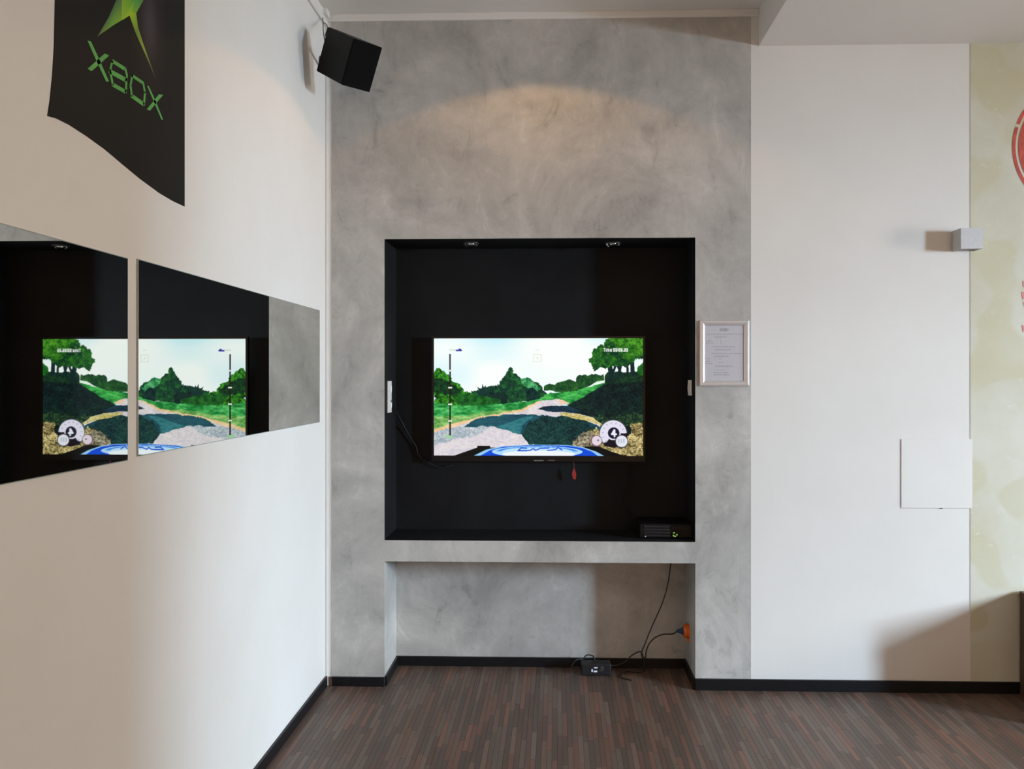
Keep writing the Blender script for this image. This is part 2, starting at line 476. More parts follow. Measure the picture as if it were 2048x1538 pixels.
# --- the game picture, computed per vertex (coordinates: 1897 x 1075 units)
def paint_picture(W, Hh):
    SS = 2
    w_, h_ = W * SS, Hh * SS
    X, Y = np.meshgrid((np.arange(w_) + .5) / w_ * 1897 + 85, (np.arange(h_) + .5) / h_ * 1075 + 75)
    rng = np.random.RandomState(5)
    def vn(sx, sy, seed):
        r = np.random.RandomState(seed)
        gx, gy = X / sx, Y / sy
        G = r.rand(int(gy.max()) + 3, int(gx.max()) + 3)
        ix, iy = gx.astype(int), gy.astype(int); fx, fy = gx - ix, gy - iy
        fx, fy = fx * fx * (3 - 2 * fx), fy * fy * (3 - 2 * fy)
        return (G[iy, ix] * (1 - fx) + G[iy, ix + 1] * fx) * (1 - fy) + (G[iy + 1, ix] * (1 - fx) + G[iy + 1, ix + 1] * fx) * fy
    def fbm(s, seed, asp=1.0, o=3):
        t = 0; a = 1; tot = 0
        for k in range(o): t = t + a * vn(s * asp / 2 ** k, s / 2 ** k, seed + k); tot += a; a *= 0.62
        return t / tot
    N1, N2 = (fbm(52, 11, 1, 4) - .5) * 1.25, (fbm(52, 31, 1, 4) - .5) * 1.25
    def poly(pts, jag=0.0):
        xx, yy = X + N1 * jag * 2, Y + N2 * jag * 2
        ins = np.zeros(X.shape, bool); k = len(pts)
        for i in range(k):
            x0, y0 = pts[i]; x1, y1 = pts[(i + 1) % k]
            if y0 == y1: continue
            c = ((y0 > yy) != (y1 > yy)) & (xx < (x1 - x0) * (yy - y0) / (y1 - y0) + x0)
            ins ^= c
        return ins
    img = np.zeros(X.shape + (3,))
    def put_(mask, c0, c1=None, t=None):
        c0 = np.array(c0, float)
        if c1 is None: img[mask] = c0
        else:
            c1 = np.array(c1, float); t = np.clip(t, 0, 1)[mask][:, None]
            img[mask] = c0 * (1 - t) + c1 * t
    L = lambda n_, lo, hi: (n_ - lo) / (hi - lo)
    fol = L(fbm(38, 51, 1.0, 4) * .6 + fbm(12, 57, 1.0, 2) * .4, .32, .70); fine = L(fbm(10, 71, 1.2, 2) * .6 + fbm(50, 77, 1.5, 3) * .4, .3, .72); hor = L(fbm(12, 91, 2.6, 3) * .55 + fbm(40, 97, 2.5, 2) * .45, .32, .70)
    al = np.ones(X.shape, bool)
    put_(al, (250, 255, 252), (205, 243, 250), L(fbm(420, 5, 1.5, 2), .45, .95) + .5 * (Y < 160) * L(160 - Y, 0, 120))
    # far trees
    put_(poly([(1085, 545), (1100, 500), (1140, 488), (1180, 500), (1215, 478), (1280, 462), (1330, 450), (1375, 470), (1395, 425), (1450, 405), (1500, 425), (1540, 402), (1590, 410), (1625, 400), (1640, 470), (1500, 540), (1300, 570), (1180, 560)], 14), (10, 50, 38), (50, 110, 38), fol)
    put_(poly([(85, 355), (130, 348), (180, 375), (215, 410), (250, 455), (300, 490), (345, 530), (370, 570), (430, 575), (480, 600), (500, 690), (85, 700)], 24), (6, 52, 12), (70, 170, 40), fol * 1.1)
    put_(poly([(85, 460), (150, 440), (250, 500), (330, 560), (360, 620), (250, 600), (85, 570)], 40), (8, 30, 28), (20, 90, 30), fol)
    put_(poly([(430, 560), (500, 540), (600, 520), (680, 500), (710, 440), (740, 400), (755, 360), (780, 345), (810, 370), (830, 410), (865, 425), (880, 450), (930, 440), (985, 455), (1030, 480), (1075, 530), (1110, 590), (1080, 640), (900, 650), (760, 680), (520, 670), (440, 620)], 22), (8, 42, 38), (38, 110, 48), fol)
    put_(poly([(500, 590), (620, 560), (700, 560), (760, 600), (740, 670), (560, 670)], 20), (10, 28, 36), (20, 60, 40), fol)
    put_(poly([(870, 450), (940, 430), (1010, 480), (1060, 540), (1000, 560), (930, 520), (880, 500)], 22), (25, 110, 60), (110, 200, 130), fol)
    put_(poly([(910, 540), (990, 520), (1040, 580), (1060, 630), (930, 650)], 18), (4, 26, 36), (20, 60, 48), fol)
    for dx, dy, x0, y0 in ((-95, -35, 540, 590), (-70, -75, 545, 590), (-20, -100, 545, 590), (15, -85, 540, 590), (55, -70, 560, 590), (-115, 5, 540, 600), (80, -60, 720, 560), (-60, -70, 720, 560)):
        for q in range(1):
            nx, ny = -dy, dx; s = 24 / math.hypot(nx, ny)
            put_(poly([(x0 - nx * s, y0 - ny * s), (x0 + dx, y0 + dy), (x0 + nx * s, y0 + ny * s)], 6), (14, 52, 48))
    put_(poly([(300, 580), (520, 600), (700, 640), (700, 700), (300, 710)], 8), (8, 60, 24), (40, 120, 40), fol)
    # grass left
    put_(poly([(85, 665), (300, 690), (520, 690), (760, 668), (940, 650), (1080, 610), (1110, 640), (900, 760), (500, 850), (85, 960)], 12), (18, 115, 45), (95, 205, 110), hor)
    put_(poly([(85, 800), (300, 790), (500, 760), (760, 720), (820, 740), (500, 820), (85, 910)], 14), (70, 140, 60), (170, 215, 130), hor)
    # right slope grass
    put_(poly([(1075, 640), (1090, 590), (1200, 570), (1380, 555), (1480, 520), (1600, 470), (1680, 455), (1680, 520), (1460, 620), (1330, 700), (1250, 660)], 10), (15, 105, 45), (85, 200, 90), hor)
    put_(poly([(1470, 525), (1560, 475), (1640, 452), (1675, 470), (1600, 490), (1500, 520)], 8), (235, 250, 240))
    # dark hillside
    put_(poly([(1300, 690), (1460, 600), (1670, 470), (1700, 400), (1990, 380), (1990, 1160), (1500, 1160), (1540, 900), (1450, 800), (1200, 740), (1020, 725), (1080, 700)], 8), (6, 18, 24), (20, 52, 42), fine)
    put_(poly([(1500, 800), (1990, 760), (1990, 900), (1600, 900)], 40), (14, 34, 30), (70, 110, 60), fine * fine)
    # road
    put_(poly([(85, 925), (300, 860), (500, 800), (760, 755), (900, 722), (1060, 645), (1230, 632), (1310, 675), (1240, 690), (1080, 700), (1020, 722), (1200, 745), (1400, 765), (1530, 800), (1600, 850), (1560, 1000), (1500, 1160), (85, 1160)], 6), (205, 200, 210), (236, 226, 226), fine)
    put_(poly([(85, 905), (300, 845), (500, 795), (760, 745), (900, 712), (1050, 645), (1075, 650), (900, 740), (760, 765), (500, 815), (300, 880), (85, 940)], 10), (225, 190, 135), (245, 215, 175), fine)
    put_(poly([(1210, 632), (1260, 640), (1320, 672), (1240, 678)], 6), (240, 205, 170))
    put_(poly([(85, 930), (240, 900), (420, 870), (640, 890), (480, 960), (85, 1050)], 20), (150, 165, 175), (215, 220, 225), fine)
    # shadows over the road
    put_(poly([(360, 890), (440, 825), (560, 790), (760, 775), (900, 775), (1100, 782), (1280, 790), (1420, 820), (1600, 880), (1560, 1000), (1350, 1060), (950, 1050), (880, 960), (760, 915), (640, 890), (520, 880)], 14), (22, 66, 82), (38, 92, 104), hor)
    put_(poly([(650, 885), (900, 800), (1000, 790), (900, 850), (860, 960), (800, 930)], 10), (30, 100, 110), (60, 130, 135), hor)
    put_(poly([(960, 830), (1080, 790), (1280, 790), (1420, 820), (1560, 900), (1400, 960), (1340, 1060), (950, 1050), (880, 960)], 20), (6, 30, 38), (36, 82, 72), fine)
    put_(poly([(1040, 712), (1100, 705), (1300, 690), (1420, 740), (1350, 755), (1120, 745)], 6), (14, 40, 62), (28, 62, 72), fine)
    # sandy verge and leaf litter lower right
    put_(poly([(1230, 758), (1390, 765), (1540, 805), (1620, 870), (1540, 850), (1400, 820), (1250, 785)], 10), (170, 160, 80), (240, 220, 165), fine)
    put_(poly([(1420, 960), (1560, 900), (1700, 1000), (1850, 950), (1870, 860), (1990, 830), (1990, 1160), (1380, 1160), (1350, 1050)], 26), (70, 60, 30), (235, 215, 150), fine)
    put_(poly([(1350, 1010), (1440, 940), (1540, 930), (1560, 1060), (1360, 1070)], 20), (60, 55, 40), (205, 195, 165), fine)
    # big tree right
    put_(poly([(1640, 400), (1700, 385), (1990, 385), (1990, 470), (1640, 500)], 16), (10, 34, 30), (28, 66, 38), fol)
    for a in ((1680, 330, 1700, 440, 44), (1735, 320, 1700, 420, 22), (1780, 320, 1760, 420, 26), (1752, 330, 1790, 430, 18), (1838, 290, 1842, 410, 22), (1885, 280, 1892, 410, 30), (1868, 300, 1872, 400, 8)):
        dx, dy = a[2] - a[0], a[3] - a[1]; t = np.clip(((X - a[0]) * dx + (Y - a[1]) * dy) / (dx * dx + dy * dy), 0, 1)
        put_((X - a[0] - t * dx) ** 2 + (Y - a[1] - t * dy) ** 2 < (a[4] / 2) ** 2, (12, 40, 44))
    put_(poly([(1925, 400), (1935, 330), (1990, 290), (1990, 420)], 14), (10, 80, 24), (60, 150, 50), fol)
    put_(poly([(1490, 285), (1520, 250), (1510, 200), (1545, 160), (1590, 140), (1630, 150), (1640, 95), (1690, 65), (1990, 65), (1990, 250), (1900, 290), (1840, 320), (1740, 325), (1650, 360), (1590, 345), (1540, 365), (1530, 300)], 26), (4, 40, 34), (50, 130, 30), fol * 1.05)
    put_(poly([(1650, 70), (1990, 70), (1990, 220), (1850, 260), (1780, 170), (1700, 150)], 60), (20, 80, 20), (90, 165, 45), fol)
    # car bonnet
    put_(poly([(240, 1160), (480, 1075), (482, 1058), (596, 1058), (600, 1075), (700, 1075), (1450, 1080), (1455, 1062), (1580, 1062), (1700, 1110), (1850, 1160)]), (14, 14, 14))
    put_(poly([(430, 1160), (560, 1095), (700, 1062), (980, 1048), (1300, 1050), (1440, 1070), (1560, 1110), (1650, 1160)]), (150, 205, 245))
    put_(poly([(490, 1160), (600, 1098), (720, 1066), (980, 1052), (1300, 1056), (1430, 1076), (1520, 1110), (1590, 1160)]), (15, 75, 215))
    el = ((X - 1025) / 410) ** 2 + ((Y - 1112) / 52) ** 2
    put_((el < 1), (175, 220, 250)); put_((el < .82) & (Y < 1108), (60, 140, 235)); put_((el < .62), (190, 225, 250))
    put_(((X - 1040) / 330) ** 2 + ((Y - 1135) / 34) ** 2 < 1, (240, 246, 252))
    put_(poly([(560, 1160), (640, 1140), (720, 1160)]), (15, 60, 200)); put_(poly([(1330, 1160), (1420, 1140), (1480, 1160)]), (15, 60, 200))
    def line(x0, y0, x1, y1, wd, c):
        dx, dy = x1 - x0, y1 - y0; t = np.clip(((X - x0) * dx + (Y - y0) * dy) / (dx * dx + dy * dy), 0, 1)
        put_((X - x0 - t * dx) ** 2 + (Y - y0 - t * dy) ** 2 < (wd / 2) ** 2, c)
    for a in ((850, 1103, 880, 1078), (880, 1078, 930, 1082), (870, 1100, 960, 1102), (960, 1102, 990, 1082), (990, 1082, 1010, 1100), (1010, 1100, 1050, 1082), (1050, 1082, 1130, 1078), (1120, 1100, 1190, 1092), (1190, 1092, 1215, 1072), (1215, 1072, 1250, 1096), (850, 1104, 930, 1104)):
        line(*a, 10, (25, 80, 210))
    # progress pole
    line(233, 225, 233, 365, 15, (70, 62, 70)); line(234, 380, 234, 960, 14, (34, 22, 26))
    for y in (372, 527, 680, 832): line(222, y, 246, y, 14, (232, 236, 225))
    line(290, 186, 335, 186, 16, (60, 60, 170)); line(315, 174, 330, 178, 10, (50, 50, 150)); line(232, 182, 280, 182, 16, (222, 232, 222))
    put_((abs(X - 234) < 40) & (abs(Y - 975) < 16) & (fine > .5), (150, 220, 140))
    # arrow box
    for a in ((992, 225, 1062, 225), (1062, 225, 1062, 290), (1062, 290, 992, 290), (992, 290, 992, 225), (1010, 255, 1030, 250), (1030, 250, 1032, 275)):
        line(*a, 7, (226, 232, 214))
    line(1012, 184, 1042, 184, 14, (238, 244, 232))
    # gauge
    def disc(x, y, r, c): put_((X - x) ** 2 + (Y - y) ** 2 < r * r, c)
    disc(1712, 945, 126, (90, 85, 105)); disc(1712, 945, 120, (226, 224, 240))
    disc(1712, 945, 62, (226, 224, 240))
    ang = np.degrees(np.arctan2(Y - 945, X - 1712)); rr = np.hypot(X - 1712, Y - 945)
    put_((rr < 128) & (rr > 60) & (ang > -2) & (ang < 128), (24, 20, 28))
    disc(1716, 942, 62, (228, 226, 240)); disc(1716, 940, 52, (26, 24, 52))
    for k in range(9):
        t = math.radians(135 + k * 25); line(1712 + 100 * math.cos(t), 945 + 100 * math.sin(t), 1712 + 92 * math.cos(t), 945 + 92 * math.sin(t), 9, (176, 172, 192))
    disc(1560, 1010, 52, (120, 90, 100)); disc(1563, 1010, 44, (226, 212, 225)); disc(1576, 1006, 8, (110, 90, 110))
    put_(poly([(1620, 1030), (1700, 1010), (1740, 1060), (1640, 1062)]), (24, 20, 28))
    disc(1788, 1015, 60, (60, 58, 72)); disc(1788, 1015, 52, (228, 230, 240))
    for x in (1762, 1785, 1808): line(x, 998, x, 1026, 12, (185, 190, 205))
    line(1722, 912, 1700, 950, 16, (235, 240, 245)); line(1700, 950, 1738, 950, 16, (235, 240, 245)); line(1724, 915, 1724, 970, 16, (235, 240, 245))
    # lap time text
    font = {'T': ('111', '010', '010', '010', '010'), 'i': ('1', '0', '1', '1', '1'), 'm': ('00000', '11110', '10101', '10101', '10101'), 'e': ('000', '111', '101', '110', '111'),
            '0': ('111', '101', '101', '101', '111'), '6': ('111', '100', '111', '101', '111'), '3': ('111', '001', '111', '001', '111'), ':': ('0', '1', '0', '1', '0'), '.': ('0', '0', '0', '0', '1'), ' ': ('0',) * 5}
    cx_ = 1625
    for ch in 'Time 00:06.33':
        gl = font[ch]; px = 4.9
        for r in range(5):
            for c_ in range(len(gl[0])):
                if gl[r][c_] == '1':
                    put_((X >= cx_ + c_ * px) & (X < cx_ + c_ * px + px + 1.5) & (Y >= 166 + r * 6.4) & (Y < 166 + r * 6.4 + 7.4), (246, 250, 246))
        cx_ += (len(gl[0]) + 0.95) * px
    img = img.reshape(Hh, SS, W, SS, 3).mean(axis=(1, 3)) / 255
    return np.where(img <= 0.04045, img / 12.92, ((img + 0.055) / 1.055) ** 2.4)
GW, GH = 474, 269
pic = paint_picture(GW, GH)
xs = np.linspace(tx0, tx1, GW); zs = np.linspace(tz1, tz0, GH)
Vx, Vz = np.meshgrid(xs, zs)
verts = np.stack([Vx, np.full_like(Vx, TY), Vz], -1).reshape(-1, 3).astype(np.float32)
idx = np.arange(GW * GH).reshape(GH, GW)
quads = np.stack([idx[:-1, :-1], idx[1:, :-1], idx[1:, 1:], idx[:-1, 1:]], -1).reshape(-1, 4).astype(np.int32)
me = bpy.data.meshes.new('screen')
me.vertices.add(len(verts)); me.vertices.foreach_set('co', verts.ravel())
me.loops.add(quads.size); me.loops.foreach_set('vertex_index', quads.ravel())
me.polygons.add(len(quads)); me.polygons.foreach_set('loop_start', np.arange(0, quads.size, 4, dtype=np.int32))
me.polygons.foreach_set('loop_total', np.full(len(quads), 4, dtype=np.int32))
me.update(calc_edges=True); me.validate()
ca = me.color_attributes.new('picture', 'FLOAT_COLOR', 'POINT')
ca.data.foreach_set('color', np.concatenate([pic.reshape(-1, 3), np.ones((GW * GH, 1))], 1).astype(np.float32).ravel())
me.materials.append(M['screen_picture'])
o = bpy.data.objects.new('screen', me); COL.objects.link(o); put(o, tv); o['label'] = 'lit screen with a forest road, car bonnet and gauge'

# red tag hanging under the television
rt = thing('red_tag', 'small red tag hanging on a thread under the television', 'tag', P(1148, 925, 1, TY + 0.01))
bm = new_bm(); tube(bm, [P(1147, 920, 1, TY + 0.01), P(1148, 930, 1, TY + 0.01), P(1148, 941, 1, TY + 0.01)], 0.0012, 6, 3); obj('thread', bm, 'red_tag', rt)
bm = new_bm()
slab_poly(bm, [P(1146.5, 938, 1, TY + 0.008), P(1149.5, 938, 1, TY + 0.008), P(1152.5, 948, 1, TY + 0.008), P(1151.5, 959, 1, TY + 0.008), P(1146, 958, 1, TY + 0.008), P(1144, 948, 1, TY + 0.008)], (0, 1, 0), 0.003)
obj('flap', bm, 'red_tag', rt)

# ------------------------------------------------------------------ mirrors on the left wall
def mirror(y0, y1, z0, z1, label):
    m_ = thing('wall_mirror', label, 'mirror', (XL, (y0 + y1) / 2, z0), 'frameless mirrors in a row on the left wall')
    bobj('glass_sheet', 'glass_edge', (XL, XL + 0.0045, y0, y1, z0, z1), m_, 0.0008)
    bobj('silvered_face', 'mirror', (XL + 0.0045, XL + 0.005, y0 + 0.0025, y1 - 0.0025, z0 + 0.0025, z1 - 0.0025), m_)
mirror(-1.873, -0.120, 1.331, 1.879, 'frameless mirror nearest the room corner, reflecting the grey plaster and part of the game picture')
mirror(-3.672, -1.926, 1.325, 1.873, 'frameless mirror under the black banner at the left edge, reflecting the round game gauge')

# ------------------------------------------------------------------ banner decal on the left wall
def PW(x, y, off=0.0): return P(x, y, 0, XL + off)
k_ = 3.495
edge_l = [(109.5, -60), (109.3, 0), (107.5, 90), (104, 150), (99, 200), (94, 232)]
bot = [(112, 237), (138, 250), (172, 272), (208, 298), (246, 330), (280, 358), (318, 386), (345, 402), (368.5, 413)]
pts = [PW(*p) for p in edge_l + bot] + [PW(368.5, 200), PW(368.5, 0)]
pr, pl = PW(368.5, 0), PW(109.5, -60)
top = [Vector((XL, pr.y, 3.10))] + [Vector((XL, pr.y + (pl.y - pr.y) * t, 3.10 - 0.10 * t + 0.05 * math.sin(t * math.pi * 2))) for t in (0.15, 0.3, 0.45, 0.6, 0.75, 0.9, 1.0)]
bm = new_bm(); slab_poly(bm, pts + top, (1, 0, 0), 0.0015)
m, n, l, b = base_mat('banner_black', (0.016, 0.016, 0.015, 1), 0.6, spec=0.08)
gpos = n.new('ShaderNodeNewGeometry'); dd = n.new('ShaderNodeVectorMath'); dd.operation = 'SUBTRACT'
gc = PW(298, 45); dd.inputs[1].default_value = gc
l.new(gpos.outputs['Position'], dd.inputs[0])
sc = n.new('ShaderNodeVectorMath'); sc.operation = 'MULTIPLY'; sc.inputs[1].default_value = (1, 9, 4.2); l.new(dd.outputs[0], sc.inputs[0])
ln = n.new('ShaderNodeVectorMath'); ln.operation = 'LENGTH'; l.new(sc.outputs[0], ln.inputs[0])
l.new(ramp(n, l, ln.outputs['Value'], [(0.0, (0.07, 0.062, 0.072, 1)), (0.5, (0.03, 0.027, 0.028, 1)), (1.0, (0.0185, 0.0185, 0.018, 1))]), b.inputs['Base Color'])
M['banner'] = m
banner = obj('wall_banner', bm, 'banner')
tag(banner, 'black wavy-edged banner decal with green lettering high on the left wall', 'banner')
simple('letter_green', (0.11, 0.40, 0.10, 1), 0.5, grain=0.12, scale=20, spec=0.2)
def stroke(bm, segs, off):
    for q in segs:
        vs = [bm.verts.new(PW(x / k_, y / k_, off)) for x, y in q]; bm.faces.new(vs)
def thick(x0, y0, x1, y1, wd):
    nx, ny = -(y1 - y0), (x1 - x0); s = wd / 2 / math.hypot(nx, ny)
    return [(x0 - nx * s, y0 - ny * s), (x1 - nx * s, y1 - ny * s), (x1 + nx * s, y1 + ny * s), (x0 + nx * s, y0 + ny * s)]
letters = [
    [[(612, 284), (636, 290), (690, 405), (668, 412)], [(668, 412), (690, 405), (762, 570), (742, 570)], [(732, 374), (764, 388), (640, 498), (612, 480)]],
    [thick(783, 420, 783, 432, 4), thick(782, 424, 876, 484, 24), thick(876, 476, 888, 530, 13), thick(888, 530, 880, 568, 13), thick(762, 494, 884, 562, 30), thick(884, 548, 880, 650, 14), thick(786, 590, 882, 644, 26), thick(786, 424, 768, 500, 14), thick(770, 500, 790, 596, 14)],
    [thick(918, 524, 1000, 580, 20), thick(1000, 576, 1014, 650, 12), thick(1014, 640, 1006, 738, 14), thick(918, 668, 1006, 730, 26), thick(926, 520, 912, 600, 14), thick(912, 596, 922, 674, 14)],
    [[(1028, 598), (1040, 602), (1092, 715), (1078, 718)], [(1078, 718), (1092, 715), (1140, 836), (1128, 836)], [(1112, 658), (1140, 664), (1048, 774), (1026, 764)]],
]
for k, segs in enumerate(letters):
    bm = new_bm(); stroke(bm, segs, 0.0022)
    o = obj('letter', bm, 'letter_green', banner)
facets = [
    ([(852, -20), (852, 140), (790, 178), (680, 256), (760, 120), (822, -20)], [(60, 110, 50), (120, 170, 35), (110, 165, 30), (80, 100, 55), (55, 110, 60), (45, 80, 60)]),
    ([(852, -20), (945, -20), (925, 85), (905, 108), (852, 142)], [(120, 170, 10), (60, 150, 30), (130, 180, 15), (165, 200, 15), (150, 190, 20)]),
    ([(945, -20), (1015, -20), (952, 92), (925, 85)], [(50, 150, 70), (30, 110, 60), (110, 160, 30), (110, 175, 20)]),
    ([(905, 108), (925, 85), (952, 92), (965, 190), (948, 230)], [(150, 195, 15), (150, 195, 15), (130, 165, 20), (100, 140, 25), (90, 130, 30)]),
    ([(948, 230), (965, 190), (1000, 300), (1050, 440), (1092, 560), (1020, 390)], [(90, 130, 35), (100, 140, 30), (110, 150, 40), (120, 150, 40), (40, 45, 30), (130, 150, 30)]),
    ([(852, -20), (822, -20), (700, -240), (600, -420), (780, -260), (880, -130)], [(60, 130, 50)] * 2 + [(50, 110, 50)] * 4),
    ([(852, -20), (880, -130), (1000, -240), (1190, -400), (1080, -180), (1015, -20)], [(120, 170, 20)] * 3 + [(60, 110, 60)] * 3),
]
bm = new_bm(); lay = bm.loops.layers.float_color.new('ink')
for pts_, cols in facets:
    f_ = bm.faces.new([bm.verts.new(PW(x / k_, y / k_, 0.0022)) for x, y in pts_])
    for lp, c in zip(f_.loops, cols): lp[lay] = tuple(min(1, v_ * 1.1) for v_ in srgb(*c)[:3]) + (1,)
o = obj('cross_emblem', bm, 'decal_print', banner, recalc=False); o['label'] = 'sharp-pointed yellow-green X emblem'

# ------------------------------------------------------------------ loudspeaker
spk = thing('loudspeaker', 'black box loudspeaker tilted down in the upper corner beside the grey plaster', 'speaker', (-0.99, -0.35, 2.95))
q = [(-1.045, -0.387, 3.156), (-0.894, -0.498, 3.049), (-0.798, -0.376, 3.057), (-1.12, -0.317, 2.977), (-0.969, -0.429, 2.87), (-0.873, -0.306, 2.878)]
q = [Vector(p) for p in q]
o_ = q[1]; ev = (q[1] - q[0]); es = (q[2] - q[1]); eu = (q[1] - q[4])
d_, w__, h__ = ev.length, es.length, eu.length
ev.normalize(); es = (es - ev * es.dot(ev)).normalized(); eu = es.cross(ev) * -1
if eu.z < 0: eu = -eu
Mx = Matrix((( es.x, ev.x, eu.x, o_.x), (es.y, ev.y, eu.y, o_.y), (es.z, ev.z, eu.z, o_.z), (0, 0, 0, 1)))   # local x width, y towards front, z up
bm = new_bm(); cvs = box(bm, 0, w__, -d_, -0.010, -h__, 0)
for v in cvs:      # wedge-shaped: the cabinet narrows and slopes towards its back
    if v.co.y < -0.1 and v.co.x > 0.1: v.co.x = w__ * 0.35
    if v.co.y < -0.1 and v.co.z > -0.1: v.co.z = -0.004
bmesh.ops.bevel(bm, geom=bm.edges[:], offset=0.002, segments=2, affect='EDGES')
for v in bm.verts: v.co = Mx @ v.co
obj('cabinet', bm, 'black_plastic', spk)
bm = new_bm(); box(bm, 0.0, w__, -0.010, 0.0, -h__, 0, bev=0.0015)
for v in bm.verts: v.co = Mx @ v.co
obj('grille', bm, 'dark_grille', spk)
bm = new_bm()
bk = Mx @ Vector((w__ * 0.45, -d_ + 0.004, -h__ * 0.45))
lathe(bm, (XL, -0.09, 3.10), (1, 0, 0), [(0, 0.035), (0.008, 0.035), (0.009, 0.02)], 20)
tube(bm, [(XL + 0.005, -0.09, 3.10), (XL + 0.06, -0.14, 3.07), bk], 0.009, 10, 6)
obj('bracket', bm, 'steel_dark', spk)
bm = new_bm()
tube(bm, [P(645, 30, 1, -0.05), P(646, 50, 1, -0.2), P(647, 65, 1, -0.28), P(650, 84, 1, -0.33), Mx @ Vector((0.02, -d_ + 0.01, -0.09))], 0.0022, 6, 6)
tube(bm, [P(646, 45, 1, -0.15), P(652, 48, 1, -0.25), P(655, 56, 1, -0.33), P(650, 72, 1, -0.33)], 0.0022, 6, 6)
obj('speaker_wire', bm, 'cable_black', spk)
bm = new_bm()
c0 = P(652, 33, 1, -0.06)
box(bm, c0.x - 0.012, c0.x + 0.012, -0.09, -0.03, 3.345, ZC, bev=0.002)
obj('hanger', bm, 'white_plastic', spk)

# ------------------------------------------------------------------ notice frame
nf = thing('notice_frame', 'silver snap frame holding a printed notice beside the niche', 'notice frame', (0.83, -t_, 1.508))
fx0, fx1, fz0, fz1 = 0.708, 0.952, 1.508, 1.833
wf = 0.026
def mitred(bm, x0, x1, z0, z1, w1, yb, prof):
    """prof: list of (inset 0..1, y)"""
    loops = []
    for s, y in prof:
        d = w1 * s
        loops.append([bm.verts.new(p) for p in ((x0 + d, y, z0 + d), (x1 - d, y, z0 + d), (x1 - d, y, z1 - d), (x0 + d, y, z1 - d))])
    for a, b_ in zip(loops, loops[1:]): bridge(bm, a, b_)
bm = new_bm()
mitred(bm, fx0, fx1, fz0, fz1, wf, 0, [(0, -t_), (0, -0.011), (0.10, -0.0145), (0.35, -0.0155), (0.42, -0.0125), (0.5, -0.0125), (0.58, -0.0155), (0.85, -0.0135), (1.0, -0.008), (1.0, -t_)])
obj('frame', bm, 'aluminium', nf)
bobj('notice_sheet', 'paper_white', (fx0 + 0.02, fx1 - 0.02, -0.0075, -t_, fz0 + 0.02, fz1 - 0.02), nf)
bm = new_bm()
sx_ = lambda x: fx0 + (x - 340) / (1185 - 340) * (fx1 - fx0)
sz_ = lambda y: fz1 - (y - 178) / (1305 - 178) * (fz1 - fz0)
for x0, x1, y, hh in ((680, 830, 338, 26), (450, 1070, 415, 7), (590, 800, 465, 9), (450, 545, 530, 7), (450, 570, 565, 7), (690, 715, 510, 7), (690, 715, 540, 7), (690, 715, 570, 7), (560, 950, 632, 7), (610, 880, 685, 8), (540, 1060, 748, 6), (590, 830, 795, 9), (445, 520, 835, 6), (670, 720, 840, 6), (445, 560, 918, 6), (445, 520, 880, 6), (670, 740, 900, 9), (600, 900, 965, 9), (600, 800, 1030, 4), (570, 830, 1076, 8), (580, 840, 1112, 8)):
    x = x0
    while x < x1 - 2:
        e = min(x1, x + random.choice((22, 35, 50)))
        vs = [bm.verts.new((sx_(a), -0.0079, sz_(b_))) for a, b_ in ((x, y + hh), (e, y + hh), (e, y - hh), (x, y - hh))]; bm.faces.new(vs)
        x = e + 9
pt = obj('printed_lines', bm, 'faint_print', nf)

# ------------------------------------------------------------------ wall lamp
wl = thing('wall_lamp', 'grey metal cube wall lamp on the seam between white and green wall', 'wall lamp', (2.06, 0, 2.24))
a_, b_ = P(1922, 456, 1, -0.098), P(1966, 497, 1, -0.098)
lx0, lx1, lz0, lz1 = a_.x, b_.x, b_.z, a_.z
bm = new_bm()   # open-ended shell
th = 0.004
for dims in ((lx0, lx1, -0.098, -0.098 + th, lz0, lz1), (lx0, lx1, -0.012 - th, -0.012, lz0, lz1), (lx0, lx0 + th, -0.098 + th, -0.012 - th, lz0, lz1), (lx1 - th, lx1, -0.098 + th, -0.012 - th, lz0, lz1)):
    box(bm, *dims)
obj('lamp_body', bm, 'brushed_lamp_grey', wl)
bobj('mounting_plate', 'brushed_lamp_grey', (lx0 + 0.012, lx1 - 0.012, -0.012, -0.002, lz0 + 0.01, lz1 - 0.01), wl)
for z_ in (lz1 - 0.012, lz0 + 0.008): bobj('diffuser', 'white_plastic', (lx0 + th, lx1 - th, -0.098 + th, -0.012 - th, z_, z_ + 0.004), wl)

# ------------------------------------------------------------------ access panel
ap = thing('access_panel', 'flush white square access panel in the right-hand wall', 'access panel', (1.868, 0, 0.907))
bobj('panel_door', 'white', (1.697, 2.042, -0.0042, -0.0022, 0.907, 1.246), ap, 0.0006)
bobj('backing_frame', 'white', (1.700, 2.03, -0.0021, 0, 0.911, 1.242), ap)
bobj('lower_seam', 'seam_grey', (1.699, 2.03, -0.0023, -0.0001, 0.9055, 0.9069), ap)
a_ = P(1882, 1017, 1, 0)
bobj('latch', 'steel_dark', (a_.x - 0.006, a_.x + 0.006, -0.0065, -0.001, 0.903, 0.908), ap, 0.0008)

